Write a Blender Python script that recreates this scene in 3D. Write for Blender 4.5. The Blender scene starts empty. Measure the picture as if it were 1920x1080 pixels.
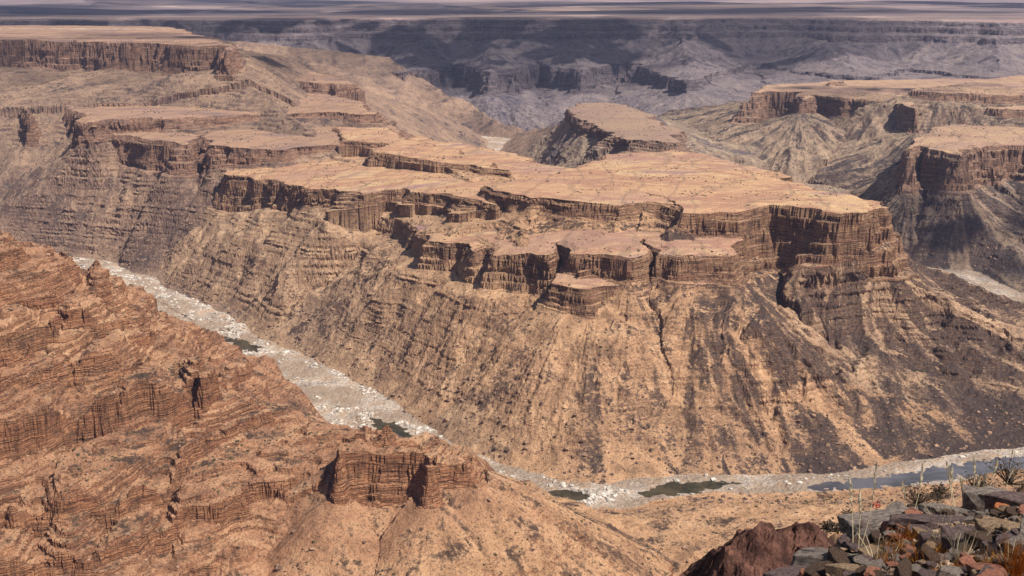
import bpy, bmesh, math, random, time
import numpy as np
from mathutils import Vector, noise as mnoise
T0 = time.time()
QUAL = 1.0          # terrain mesh density
F32 = np.float32
sc = bpy.context.scene
COL = sc.collection

# ------------------------------------------------------------------ camera
W0, H0, FPX = 1920.0, 1080.0, 2200.0
EYE = 500.0
PITCH = math.atan(562.0 / FPX)
cam_d = bpy.data.cameras.new('camera'); cam = bpy.data.objects.new('camera', cam_d); COL.objects.link(cam)
cam.location = (0, 0, EYE)
cam.rotation_euler = (math.pi / 2 - PITCH, 0, 0)
cam_d.sensor_width = 36.0; cam_d.lens = 36.0 * FPX / W0
cam_d.clip_start = 0.1; cam_d.clip_end = 200000
sc.camera = cam
cp, sp = math.cos(PITCH), math.sin(PITCH)
def ray(u, v):
    x, y = u - W0 / 2, -(v - H0 / 2)
    return np.array((x, FPX * cp + y * sp, -FPX * sp + y * cp))
def at(u, v, z):
    d = ray(u, v); t = (z - EYE) / d[2]
    return (d[0] * t, d[1] * t)

# ------------------------------------------------------------------ tagging
def tag(o, label=None, cat=None, group=None, kind=None):
    if label: o['label'] = label
    if cat: o['category'] = cat
    if group: o['group'] = group
    if kind: o['kind'] = kind
    return o

# ------------------------------------------------------------------ noise
def make_tab(seed):
    r = np.random.RandomState(seed)
    p = r.permutation(256).astype(np.int32)
    a = r.rand(256) * 2 * math.pi
    return np.concatenate([p, p]), np.cos(a).astype(F32), np.sin(a).astype(F32)
TABS = {}
def pn(x, y, seed=0):
    if seed not in TABS: TABS[seed] = make_tab(seed)
    P, GX, GY = TABS[seed]
    xi = np.floor(x); yi = np.floor(y)
    fx = (x - xi).astype(F32); fy = (y - yi).astype(F32)
    xi = xi.astype(np.int32) & 255; yi = yi.astype(np.int32) & 255
    px = P[xi]; px1 = P[(xi + 1) & 255]
    h00 = P[px + yi]; h10 = P[px1 + yi]
    y1 = (yi + 1) & 255
    h01 = P[px + y1]; h11 = P[px1 + y1]
    u = fx * fx * fx * (fx * (fx * 6 - 15) + 10); v = fy * fy * fy * (fy * (fy * 6 - 15) + 10)
    n00 = GX[h00] * fx + GY[h00] * fy
    n10 = GX[h10] * (fx - 1) + GY[h10] * fy
    n01 = GX[h01] * fx + GY[h01] * (fy - 1)
    n11 = GX[h11] * (fx - 1) + GY[h11] * (fy - 1)
    a = n00 + u * (n10 - n00); b = n01 + u * (n11 - n01)
    return (a + v * (b - a)) * 1.5
def fbm(x, y, s, o=3, seed=0, g=0.5):
    t = 0; a = 1.0
    for i in range(o):
        t = t + a * pn(x / s + 17.3 * i, y / s - 9.1 * i, seed + i); a *= g; s = s * 0.48
    return t
def ridged(x, y, s, o=3, seed=0, g=0.5):
    t = 0; a = 1.0; tot = 0
    for i in range(o):
        t = t + a * (1 - 2 * np.abs(pn(x / s + 7.7 * i, y / s + 3.3 * i, seed + i))); tot += a; a *= g; s = s * 0.48
    return t / tot
def sstep(a, b, x):
    t = np.clip((x - a) / (b - a), 0, 1); return t * t * (3 - 2 * t)

# ------------------------------------------------------------------ plan of the canyon
RIVER_PIX = [(-500, 475), (-200, 485), (0, 492), (75, 492), (170, 508), (260, 548), (340, 590), (430, 645), (520, 690), (600, 735), (680, 780), (760, 822),
             (830, 865), (930, 897), (1040, 925), (1150, 928), (1280, 915), (1420, 912), (1560, 907), (1680, 893), (1800, 875), (1920, 855), (2060, 838)]
RIVER_A = [at(u, v, 0) for u, v in RIVER_PIX]
RIVER_B = [(790, 1290), (880, 1400), (925, 1540), (930, 1680), at(1985, 600, 0), at(1900, 562, 0), at(1850, 535, 0), at(1800, 515, 0), (640, 2130), (590, 2290), (480, 2330), (380, 2240), (200, 2190), (40, 2300), (-30, 2600), (-70, 3000), (-90, 3500), at(940, 264, 0), at(870, 257, 0), at(800, 256, 0), (-400, 4000), (-700, 3960), (-1100, 3900), (-1700, 4000), (-2500, 4000)]
RIVER = RIVER_A + RIVER_B

def poly_dist(X, Y, pts, closed, vals=None):
    best = np.full(X.shape, 1e12, F32); qx = np.zeros_like(X); qy = np.zeros_like(X)
    vi = np.zeros_like(X) if vals is not None else None
    inside = np.zeros(X.shape, bool)
    n = len(pts); m = n if closed else n - 1
    for i in range(m):
        ax, ay = pts[i]; bx, by = pts[(i + 1) % n]
        dx, dy = bx - ax, by - ay; L = dx * dx + dy * dy + 1e-9
        t = np.clip(((X - ax) * dx + (Y - ay) * dy) / L, 0, 1)
        px = ax + t * dx; py = ay + t * dy
        d = (X - px) ** 2 + (Y - py) ** 2
        k = d < best
        best[k] = d[k]; qx[k] = px[k]; qy[k] = py[k]
        if vals is not None:
            v = vals[i] + t * (vals[(i + 1) % n] - vals[i]); vi[k] = v[k]
        if closed:
            c = ((ay > Y) != (by > Y))
            if abs(dy) > 1e-9:
                xc = ax + (Y - ay) * dx / dy
                inside ^= (c & (X < xc))
    return np.sqrt(best), qx, qy, vi, inside

# name, z of the top, dome, talus mode, list of (u, v, cliff height) ; entries with 'w' are world x, y
PIT = 'river'
FEAT = []
def tz(z, x):
    if not isinstance(z, tuple): return z
    z0, x0, z1, x1 = z
    return z0 + (z1 - z0) * np.clip((x - x0) / (x1 - x0), 0, 1)
def at_t(u, v, z):
    if not isinstance(z, tuple): return at(u, v, z)
    p = at(u, v, z[0])
    for _ in range(12): p = at(u, v, float(tz(z, p[0])))
    return p
def feat(name, z, pts, mode='river', slope=0.5, rise=0.02, warp=1.0, zend=None):
    P = []; hc = []
    for p in pts:
        if p[0] == 'w': P.append((p[1], p[2])); hc.append(p[3])
        else: P.append(at_t(p[0], p[1], z)); hc.append(p[2])
    FEAT.append(dict(name=name, z=z, P=P, hc=hc, mode=mode, slope=slope, rise=rise, warp=warp, zend=zend))
# central mesa -------------------------------------------------
feat('central_mesa', (150, -270, 193, 120), [(648, 398, 20), (720, 410, 26), (795, 430, 30), (868, 458, 44), (880, 468, 46), (895, 462, 46), (950, 466, 50), (1035, 468, 52), (1050, 452, 50), (1060, 446, 46), (1070, 462, 36), (1105, 474, 32),
      (1180, 478, 32), (1204, 470, 40), (1216, 446, 50), (1232, 470, 34), (1300, 480, 32), (1378, 476, 42), (1396, 450, 56), (1425, 405, 66), (1440, 370, 60), (1400, 345, 40), (1300, 330, 30), (1000, 335, 25), (760, 352, 20), (660, 380, 20)], rise=0.03)
FEAT[-1]['cap'] = True
feat('central_mesa', 161, [(1038, 526, 30), (1070, 536, 32), (1110, 540, 34), (1150, 532, 33), (1212, 528, 30), (1222, 512, 20), (1238, 530, 32), (1320, 534, 34), (1385, 528, 34), (1400, 500, 30), (1300, 480, 30), (1060, 485, 30)], rise=0.0, warp=0.5)
feat('central_mesa', 226, [(1388, 394, 80), (1440, 386, 84), (1530, 392, 64), (1600, 398, 62), (1640, 402, 60), (1655, 396, 84), (1630, 378, 76), (1585, 364, 60), (1535, 358, 40), (1520, 345, 40), (1480, 325, 40), (1350, 297, 40), (1265, 281, 40),
      (1180, 286, 30), (1110, 300, 14), (1040, 325, 12), (930, 345, 12), (830, 358, 12), (880, 372, 14), (970, 396, 16), (1040, 390, 18), (1110, 386, 22), (1180, 400, 16), (1260, 398, 12), (1330, 394, 30)], rise=0.02)
feat('central_mesa', (180, -500, 210, -60), [(428, 326, 66), (465, 333, 62), (520, 342, 48), (590, 352, 30), (680, 360, 22), (760, 366, 18), (810, 362, 18), (872, 372, 18), (900, 385, 10), (1000, 345, 10), (1085, 316, 20), (1000, 296, 25), (900, 276, 30), (830, 266, 30), (780, 255, 30), (700, 245, 25),
      (600, 270, 12), (540, 290, 16), (470, 305, 24)], rise=0.015)
feat('central_mesa', 226, [(640, 262, 10), (760, 268, 10), (700, 280, 14), (800, 300, 8), (960, 318, 12), (900, 300, 8), (800, 262, 18), (720, 240, 18), (640, 235, 18)], mode='slope', slope=0.16, rise=0.0, zend=212)
# upper left mesa ----------------------------------------------
feat('left_mesa', 218, [(225, 250, 62), (290, 262, 62), (345, 270, 62), (368, 258, 62), (382, 244, 50), (400, 270, 46), (440, 276, 36), (520, 278, 22), (600, 272, 12), (700, 262, 10), (760, 250, 20), (700, 225, 25), (600, 215, 20), (400, 212, 30), (240, 226, 40)], rise=0.0)
feat('left_mesa', 246, [(-60, 185, 60), (-10, 190, 70), (25, 176, 80), (45, 182, 80), (50, 210, 70), (80, 172, 50), (125, 190, 60), (140, 210, 60), (150, 222, 56), (195, 225, 40), (225, 222, 34), (300, 222, 24), (420, 217, 18), (560, 213, 10), (640, 208, 14), (690, 212, 22), (695, 200, 26),
       (640, 180, 20), (500, 165, 10), (200, 155, 10), (-100, 155, 30)], rise=0.02)
feat('left_mesa', 370, [(-300, 72, 74), (0, 74, 74), (150, 76, 76), (280, 80, 72), (360, 83, 66), (405, 84, 62), (432, 92, 56), (436, 88, 40), (428, 82, 30), (405, 74, 30), (350, 58, 30), (325, 50, 30), (150, 48, 30), (-300, 46, 30)], mode='slope', slope=0.13, rise=0.0, zend=246)
feat('left_mesa', 272, [(520, 142, 8), (570, 150, 14), (640, 160, 22), (655, 156, 24), (632, 144, 20), (580, 132, 12), (530, 134, 8)], mode='slope', slope=0.22, rise=0.02, zend=240)
# butte in the middle distance ---------------------------------
feat('middle_butte', 205, [(1062, 203, 30), (1078, 216, 34), (1120, 236, 30), (1150, 256, 26), (1200, 262, 26), (1270, 268, 22), (1272, 248, 20), (1230, 222, 24), (1205, 208, 26), (1160, 192, 26), (1090, 194, 26)], rise=0.02)
# right hand mesas ---------------------------------------------
feat('right_mesa', 236, [(1408, 172, 82), (1440, 170, 84), (1502, 172, 84), (1500, 188, 30), (1530, 176, 50), (1600, 182, 46), (1660, 188, 40), (1722, 202, 66), (1735, 192, 60), (1760, 190, 26), (1850, 200, 20), (1950, 205, 20), (2300, 200, 30), (2300, 150, 30), (1800, 147, 8), (1600, 150, 8), (1430, 160, 40)], rise=0.01)
feat('right_mesa', 262, [(1700, 168, 14), (1760, 172, 20), (1920, 176, 24), (2300, 170, 24), (2300, 138, 10), (1900, 142, 10)], mode='slope', slope=0.3, rise=0.0, zend=236)
feat('right_mesa', 194, [(1712, 282, 78), (1740, 268, 78), (1800, 288, 76), (1830, 270, 80), (1880, 268, 82), (1930, 270, 82), (2200, 280, 80), (2400, 200, 60), (1930, 222, 30), (1800, 232, 20), (1730, 246, 40)], rise=0.05)
feat('right_mesa', 249, [(1556, 154, 9), (1562, 153, 9), (1578, 153, 9), (1580, 151, 8), (1566, 150, 8), (1557, 151, 8)], mode='slope', slope=0.7, rise=0.0, warp=0.15)
# far wall -----------------------------------------------------
feat('far_wall', 200, [('w', -5200, 4300, 60), (300, 122, 78), (400, 128, 78), (500, 126, 78), (620, 134, 78), (700, 120, 80), (760, 136, 80), (850, 120, 80), (930, 136, 80), (1010, 120, 80), (1090, 134, 76), (1180, 118, 66), (1240, 138, 50), (1290, 154, 36), (1330, 140, 24), (1420, 116, 14), (1500, 132, 12),
      (1620, 146, 12), (1700, 128, 12), (1860, 146, 12), (2000, 138, 12), (2200, 146, 12), ('w', 3400, 3400, 30), ('w', 5200, 3300, 30), ('w', 70000, 3000, 50), ('w', 70000, 90000, 50), ('w', -70000, 90000, 50), ('w', -70000, 4000, 50)], mode='river', rise=0.0)
# knob of red rock on the near spur
feat('near_ridge', 150, [(632, 858, 32), (642, 846, 38), (690, 842, 42), (745, 846, 44), (800, 852, 40), (806, 864, 36), (790, 848, 30), (740, 832, 20), (700, 828, 20), (660, 828, 16), (640, 836, 20)], mode='slope', slope=0.68, rise=0.0, warp=0.3)
feat('near_ridge', 138, [(814, 866, 20), (850, 864, 22), (878, 866, 20), (882, 858, 14), (850, 850, 10), (816, 856, 10)], mode='slope', slope=0.68, rise=0.0, warp=0.25)

# control points for the near side of the canyon (u, v, z) or ('w', x, y, z)
NEAR = [(-150, 440, 272), (0, 478, 248), (80, 496, 240), (180, 520, 218), (235, 560, 192), (300, 607, 166), (400, 668, 126), (480, 708, 92), (560, 748, 56), (600, 785, 35),
        (-150, 560, 240), (0, 550, 235), (0, 640, 212), (0, 740, 190), (0, 812, 160), (0, 900, 148), (0, 1000, 125), (0, 1080, 100), (-300, 800, 190), (-300, 1080, 130),
        (100, 570, 222), (120, 660, 200), (200, 600, 200), (200, 700, 182), (200, 800, 152), (200, 900, 138), (200, 1000, 115), (200, 1080, 95),
        (300, 660, 172), (330, 740, 158), (400, 720, 135), (400, 800, 135), (400, 870, 125), (400, 950, 112), (400, 1080, 88),
        (500, 760, 95), (500, 830, 128), (590, 850, 122), (600, 950, 100), (740, 945, 102), (500, 1000, 92), (700, 1080, 60), (640, 775, 12), (720, 815, 5),
        (880, 880, 108), (850, 960, 82), (850, 1040, 62), (960, 908, 72), (1000, 1000, 45), (1000, 1080, 28), (1100, 945, 14), (1150, 1000, 22), (1150, 1080, 6), (1300, 1000, 12), (1320, 1080, 8),
        (1400, 950, 8), (1500, 950, 8), (1600, 930, 8), (1900, 900, 10), (1500, 1040, 20),
        ('w', 0, 500, 95), ('w', 0, 300, 215), ('w', 0, 150, 340), ('w', 0, 50, 440), ('w', 0, 10, 480), ('w', -300, 400, 170), ('w', -500, 150, 330), ('w', 260, 640, 40), ('w', 400, 300, 190),
        ('w', 600, 700, 60), ('w', 700, 300, 300), ('w', 30, 45, 452), ('w', -30, 40, 450), ('w', -700, 500, 300), ('w', -900, 900, 330), ('w', 900, 900, 60), ('w', -200, -100, 500), ('w', 200, -100, 500)]
for p in RIVER_A[1:-1:1]: NEAR.append(('w', p[0], p[1], -3))
def tps_fit(pts):
    P = np.array([p[1:3] if p[0] == 'w' else at(p[0], p[1], p[2]) for p in pts], float) / 500.0
    z = np.array([p[3] if p[0] == 'w' else p[2] for p in pts], float)
    n = len(P)
    d = np.hypot(P[:, None, 0] - P[None, :, 0], P[:, None, 1] - P[None, :, 1])
    K = np.where(d > 0, d * d * np.log(d + 1e-12), 0) + np.eye(n) * 0.0006
    A = np.zeros((n + 3, n + 3)); A[:n, :n] = K; A[:n, n] = 1; A[:n, n + 1:] = P; A[n, :n] = 1; A[n + 1:, :n] = P.T
    b = np.zeros(n + 3); b[:n] = z
    return P.astype(F32), np.linalg.solve(A, b).astype(F32)
def tps_eval(fit, X, Y):
    P, w = fit; X = X / F32(500); Y = Y / F32(500); n = len(P)
    t = w[n] + w[n + 1] * X + w[n + 2] * Y
    for i in range(n):
        d2 = (X - P[i, 0]) ** 2 + (Y - P[i, 1]) ** 2 + F32(1e-9)
        t += w[i] * 0.5 * d2 * np.log(d2)
    return t
NEARFIT = tps_fit(NEAR)
NEARPOLY = RIVER_A + [(790, 1290), (1500, 1330), (3000, 1400), (3000, -800), (-3000, -800), (-3000, RIVER_A[0][1])]
POOLZ = 1.0
POOLS = [([(690, 783), (735, 793), (775, 815), (792, 835), (770, 852), (735, 845), (705, 815)], 'still brown pool in the riverbed above the red rock knob'),
         ([(1195, 926), (1250, 908), (1330, 904), (1395, 906), (1340, 919), (1270, 930), (1215, 934)], 'long dark pool below the mesa at the bottom centre'),
         ([(1010, 924), (1060, 920), (1110, 932), (1080, 941), (1040, 938)], 'narrow dark green pool beside white boulders at the bottom centre'),
         ([(1500, 915), (1560, 904), (1640, 897), (1740, 880), (1840, 864), (1940, 854), (2060, 844), (2060, 862), (1940, 876), (1830, 892), (1740, 908), (1620, 918), (1540, 921)], 'blue stretch of river reflecting the sky at the lower right'),
         ([(415, 630), (455, 638), (492, 652), (480, 662), (440, 654)], 'small brown pool at the foot of the near ridge upstream')]
IDS = ['riverbed', 'canyon_slope', 'central_mesa', 'left_mesa', 'middle_butte', 'right_mesa', 'far_wall', 'near_ridge', 'plain']
IDN = {n: i for i, n in enumerate(IDS)}
STEPX = np.array([0, .02, .14, .17, .24, .27, .42, .46, .6, .66, .85, 1.0]); 
STEPY = np.array([0, .10, .13, .30, .33, .52, .56, .74, .78, .93, .96, 1.0])

def terrain(X, Y):
    """height, id and surface attributes for world points"""
    X = X.astype(F32); Y = Y.astype(F32); sh = X.shape
    R = np.hypot(X, Y)
    far = R > 9000
    # domain warp
    wx = 26 * pn(X / 150, Y / 150, 1) + 13 * pn(X / 62, Y / 62, 2) + 7 * pn(X / 27, Y / 27, 3) + 2.2 * pn(X / 14, Y / 14, 4) + 0.8 * pn(X / 5.5, Y / 5.5, 5)
    wy = 26 * pn(X / 150, Y / 150, 6) + 13 * pn(X / 62, Y / 62, 7) + 7 * pn(X / 27, Y / 27, 8) + 2.2 * pn(X / 14, Y / 14, 9) + 0.8 * pn(X / 5.5, Y / 5.5, 10)
    dr, rqx, rqy, _, _ = poly_dist(X + wx * 0.35, Y + wy * 0.35, RIVER, False)
    _, _, _, _, nearside = poly_dist(X, Y, NEARPOLY, True)
    fine = ridged(X, Y, 34, 4, 30)          # -1..1 rough rock
    big = ridged(X, Y, 150, 3, 40)
    fine2 = ridged(X, Y, 11, 3, 45)
    bedw = 30 + 12 * pn(X / 130, Y / 130, 50) + 20 * sstep(-50, -160, X) * (Y < 2600) - 8 * sstep(50, 200, X) * (Y < 1500)
    drr = np.maximum(dr - bedw, 0)
    # ground away from everything
    Z = np.minimum(drr * 0.12, 30) + 0 * X
    ID = np.full(sh, IDN['canyon_slope'], np.int8)
    CL = np.zeros(sh, F32); ST = pn(X / 60, Y / 60, 60) ; TOPM = np.zeros(sh, F32)
    CAP = None; SDP = None
    for k, f in enumerate(FEAT):
        P = np.array(f['P']); 
        ext = 1150
        m = (X > P[:, 0].min() - ext) & (X < P[:, 0].max() + ext) & (Y > P[:, 1].min() - ext) & (Y < P[:, 1].max() + ext)
        if f['name'] != 'near_ridge': m &= ~nearside
        if not m.any(): continue
        x = X[m]; y = Y[m]; wf = f['warp'] * (1.5 if f['name'] == 'far_wall' else 1.0)
        d, qx, qy, hc, ins = poly_dist(x + wx[m] * wf, y + wy[m] * wf, f['P'], True, f['hc'])
        sd = np.where(ins, -d, d)
        ztop = tz(f['z'], x)
        if f['name'] == 'central_mesa' and SDP is not None and 'cap' not in f and f['z'] != 161:
            zt_ = float(np.mean(f['z'][0::2])) if isinstance(f['z'], tuple) else f['z']
            sd = np.maximum(sd, SDP[m] + np.clip((zt_ - 170) * 1.5, 22, 78) * (1 + 0.35 * pn(x / 100, y / 100, 108)))
            ins = sd < 0; d = np.abs(sd)
        hc = hc * (1 + 0.16 * pn(qx / 90, qy / 90, 70 + k))
        wc = hc * (0.34 + (0.5 + 1.2 * (hc < 26)) * np.clip(pn(qx / 70 + 5, qy / 70, 71 + k) + 0.1, 0, 1) + 0.25 * (hc < 26))
        t = np.clip(sd / wc, 0, 1)
        # bedding steps down the cliff, jittered along it
        tj = np.clip(t + (0.12 * pn(x / 45, y / 45, 80) + 0.07 * pn(x / 15, y / 15, 81)) * (t > 0) * (t < 1), 0, 1)
        face = np.interp(tj, STEPX, STEPY).astype(F32)
        zf = ztop - hc
        so = np.maximum(sd - wc, 0)
        # gullies follow the fall line
        nx = (x - qx) / (d + 1e-3); ny = (y - qy) / (d + 1e-3)
        ux = qx + nx * 110; uy = qy + ny * 110
        strk = 0.55 * pn(ux / 34, uy / 34, 90) + 0.35 * pn(ux / 14, uy / 14, 91) + 0.3 * pn(ux / 6.5, uy / 6.5, 92)
        lk = (0.85 - 0.45 * sstep(50, -200, x) + 1.0 * sstep(150, 330, x)) * (f['name'] != 'far_wall') + 1.0 * (f['name'] == 'far_wall')
        if f['name'] == 'left_mesa': lk = lk * 0 + 0.35
        g1 = 1 - 2 * np.abs(pn(ux / 75, uy / 75, 93)); g2 = 1 - 2 * np.abs(pn(ux / 28, uy / 28, 94)); g3 = 1 - 2 * np.abs(pn(ux / 12, uy / 12, 95))
        g0 = 1 - 2 * np.abs(pn(ux / 190 + 3, uy / 190, 96))
        if f['mode'] == 'river':
            D = drr[m]
            s = D / (D + so + 1e-3)
            zt = zf * s ** (1.16 + 0.2 * (f['name'] == 'central_mesa') * sstep(100, 350, x))
            env = np.sin(np.pi * np.clip(s, 0, 1)) 
            zt = zt - 220 * sstep(650, 1080, so)
        else:
            zl = zf - f['slope'] * so
            if f['zend'] is not None: zl = np.where(zl < f['zend'] - 4, f['zend'] - 4 - (f['zend'] - 4 - zl) / f['slope'] * 0.72, zl)
            zt = np.minimum(zl, 0.6 * drr[m])
            s = np.clip(so / 120, 0, 1)
            env = np.clip(so / 60, 0, 1) * 0.45
        amp = 1.5 if f['name'] == 'far_wall' else 1.0
        zt = zt + amp * env * ((14 * g0 * (1 - lk) + 6.0 * g1 + 3.6 * g2 + 2.0 * g3) * lk + (15 - 6 * lk) * big[m] - 6) + np.clip(so / 25, 0, 1) * (fine[m] * 3.4 * (env + 0.12) * (1.7 - s) + 1.3 * fine2[m] * (env + 0.15))
        brk = np.clip(1 + sd / (18 + 14 * pn(x / 50, y / 50, 103)), 0, 1)
        brk = np.floor(brk * 3 + 0.5 * pn(x / 20, y / 20, 104)) / 3 * 0.7 + brk * 0.3
        if f['name'] == 'near_ridge': ztop = ztop - 4 + 3.5 * fine[m] + 3 * pn(x / 14, y / 14, 106)
        zin = ztop - np.clip(brk, 0, 1) * np.minimum(hc * 0.14, 7) * (0.5 + 0.9 * pn(x / 120, y / 120, 105)) + f['rise'] * np.minimum(-sd, 350) + 1.2 * pn(x / 60, y / 60, 101) + 0.6*pn(x/18,y/18,102)
        
        if f.get('cap'):
            wv = np.zeros(len(f['P'])); wv[1:19] = 1; wv[0] = 0.6; wv[18] = 0.9; wv[19] = 0.35
            _, _, _, fw, _ = poly_dist(x + wx[m] * wf, y + wy[m] * wf, f['P'], True, list(wv))
            SDP = np.full(sh, -1e6, F32); SDP[m] = sd - (1 - fw) * 700
            CAP = np.full(sh, 1e6, F32); CAP[m] = np.where(sd > 0, np.where(sd < wc, ztop - hc * face, zt) + (1 - fw) * 160 + 1 + so * 0.55, ztop + 2 + (1 - fw) * 160 + 0.22 * np.minimum(-sd, 400) + np.maximum(-sd - 60, 0) * 0.5)
        elif f['name'] == 'central_mesa' and CAP is not None:
            zt = np.minimum(zt, CAP[m])
        if f['name'] == 'far_wall':
            ins_d = -sd + 40 * pn(x / 260, y / 260, 190) + 16 * pn(x / 90, y / 90, 191) + 6 * pn(x / 30, y / 30, 192)
            right = sstep(700, 1500, x)
            ins_d = ins_d * (1 - 0.25 * right)
            zin = np.interp(ins_d, [0, 80, 240, 246, 255, 290, 296, 306, 320, 330, 340, 370, 70000], [200, 218, 288, 300, 312, 322, 338, 345, 350, 362, 368, 371, 371]).astype(F32)
            gg = 1 - 2 * np.abs(pn((qx + nx * 60) / 62, (qy + ny * 60) / 62, 193))
            zin = zin + np.where(ins_d < 240, np.clip(ins_d / 60, 0, 1) * (6 * gg - 3 + 3 * fine[m]), 0)
            wallc = ((ins_d > 240) & (ins_d < 340)).astype(F32)
        z = np.where(sd <= 0, zin, np.where(sd < wc, ztop - np.minimum(hc * 0.14, 7) * 0.5 * (1 - t) - hc * face, zt))
        w = z > Z[m]
        if f['name'] in ('near_ridge',): pass
        idx = np.flatnonzero(m.ravel())[w.ravel()] if m.ndim == 1 else None
        Zm = Z[m]; Zm[w] = z[w]; Z[m] = Zm
        a = ID[m]; a[w] = IDN[f['name']]; ID[m] = a
        a = CL[m]; c = ((sd > -1) & (sd < wc)).astype(F32)
        if f['name'] == 'far_wall': c = np.maximum(c, wallc * (sd < 0))
        a[w] = c[w]; CL[m] = a
        strk = strk * lk + (0.6 * sstep(150, 320, x) * sstep(2000, 1700, y) - 0.16 * sstep(60, -150, x) if f['name'] == 'central_mesa' else 0)
        a = ST[m]; a[w] = strk[w]; ST[m] = a
        a = TOPM[m]; c = (sd <= 0).astype(F32)
        if f['name'] == 'far_wall': c = c * (ins_d > 335)
        if f['name'] == 'near_ridge': c = c * 0
        a[w] = c[w]; TOPM[m] = a
    # thin beds stand out as ledges between the big cliffs
    zz = (Z + 4.5 * pn(X / 110, Y / 110, 150) + 1.6 * pn(X / 25, Y / 25, 151)) / 7.5
    fr = zz - np.floor(zz)
    lw = sstep(168, 182, Z) * sstep(330, 300, Z) * (CL < 0.5) * sstep(-0.35, 0.2, pn(X / 90, Y / 90, 152) + 0.1) * (R < 4300)
    led = (sstep(0.35, 0.62, fr) - fr) * 7.5 * 0.55 * lw * np.clip(0.5 + 1.6 * pn(X / 45, Y / 45, 153), 0, 1)
    Z = Z + led * np.where(TOPM > 0.5, 0.35, 1.0)
    # near side
    nm = nearside & (R < 2600)
    x = X[nm]; y = Y[nm]
    zn = tps_eval(NEARFIT, x + 0.9 * wx[nm], y + 0.9 * wy[nm])
    rel = -8 + 14 * big[nm] + 6 * fine[nm] + 5 * pn(x / 45, y / 45, 110)
    drn = drr[nm]
    hi = sstep(60, 130, zn) * sstep(380, 300, zn)
    left = sstep(60, -90, x + 0.0 * y)
    zn = zn + rel * (0.15 + 0.85 * hi * left) * sstep(0, 60, drn)
    st = 0.5 * pn((x + y * 0.3) / 60, (y - x * 0.9) / 16, 111) + 0.5 * pn(x / 25, y / 25, 112)
    # cliff bands at the levels of the hard beds
    sh = 9 * pn(x / 190, y / 190, 113) + 5 * pn(x / 60, y / 60, 114) + 2.5 * pn(x / 22, y / 22, 109)
    zs = zn + sh
    kin = np.array([-50, 60, 82, 85, 104, 107, 132, 135, 160, 164, 190, 193, 208, 211, 232, 235, 250, 254, 280, 600.])
    kout = np.array([-50, 60, 76, 89, 98, 114, 124, 138, 147, 176, 184, 196, 201, 218, 226, 238, 244, 259, 280, 600.])
    zc = np.interp(zs, kin, kout).astype(F32)
    gr_ = (np.interp(zs + 0.5, kin, kout) - np.interp(zs - 0.5, kin, kout))
    tw = hi * left * sstep(-0.5, 0.0, pn(x / 110, y / 110, 116) + 0.22 * pn(x / 40, y / 40, 115) + 0.3)
    zt = zn + (zc - zs) * tw
    cl = (gr_ > 1.6).astype(F32) * (tw > 0.4)
    notch = sstep(0.25, 0.02, np.abs(pn(x / 75, y / 200, 118))) * hi * left
    zt = zt - 15 * notch
    # small bedding ledges
    zz = (zt + 1.6 * pn(x / 30, y / 30, 117)) / 5.2; fr = zz - np.floor(zz)
    zt = zt + (sstep(0.3, 0.55, fr) - fr) * 5.2 * 0.92 * np.clip(0.85 + 1.0 * pn(x / 50, y / 50, 107), 0, 1) * hi * left
    zz = (zt + 1.1 * pn(x / 18, y / 18, 119)) / 2.3; fr = zz - np.floor(zz)
    zt = zt + (sstep(0.3, 0.6, fr) - fr) * 2.3 * 0.7 * hi * left
    zt = zt + (1.7 * fine[nm] + 0.9 * fine2[nm]) * hi * left
    zt = zt * sstep(-10, 70, drn) + (0.9 * fine[nm] + 0.7 * fine2[nm]) * sstep(0, 40, drn) + (1 - left) * (3.0 * big[nm] + 1.5 * ridged(x + y * 0.4, (y - x * 0.6) * 0.35, 22, 2, 160)) * sstep(0, 80, drn)
    zt = np.maximum(zt, drn * 0.03)
    Zn = Z[nm]; isn = (ID[nm] != IDN['near_ridge']) | (zt >= Zn)
    out = np.where(isn, zt, Zn); Z[nm] = out
    a = CL[nm]; a[isn] = cl[isn]; CL[nm] = a
    a = TOPM[nm]; a[isn] = 0; TOPM[nm] = a
    a = ST[nm]; a[isn] = st[isn]; ST[nm] = a
    ID[nm] = IDN['near_ridge']
    # riverbed
    bed = (drr <= 0)
    bedh = 0.9 * ridged(X, Y, 9, 3, 120) + 1.2 * pn(X / 28, Y / 28, 121)
    lo = sstep(14, 0, drr)
    Z = Z + (bedh + 1.5 * np.maximum(0, pn(X / 22, Y / 22, 122))) * lo * (R < 6000)
    ID[(drr <= 0) & (R < 6000)] = IDN['riverbed']
    pm = (R > 900) & (R < 2000)
    for px, _ in POOLS:
        Pp = [at(u, v, 0) for u, v in px]
        if not pm.any(): break
        d, _, _, _, ins = poly_dist(X[pm], Y[pm], Pp, True)
        sd = np.where(ins, -d, d)
        a = Z[pm]; w_ = np.clip(sd / 14, 0, 1); shore = POOLZ + 0.14 * sd + 1.1 * pn(X[pm] / 16, Y[pm] / 16, 170) + 0.8 * pn(X[pm] / 6, Y[pm] / 6, 171)
        Z[pm] = np.where(sd < 14, shore * (1 - w_) + w_ * np.maximum(a, POOLZ + 0.8), a)
    # the plains beyond the far rim
    pl = (Y > 4700) & (TOPM > 0.5) & (ID == IDN['far_wall'])
    ID[pl & (Y > 5600)] = IDN['plain']
    rel = sstep(5200, 9000, Y) 
    swell = 55 * pn(X / 5200, Y / 2300, 130) + 26 * pn(X / 2100, Y / 800, 131) + 9 * pn(X / 700, Y / 300, 132)
    Z = Z + np.where(pl | far, rel * (swell - 25), 0)
    return Z, ID, CL, ST, TOPM, drr

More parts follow.
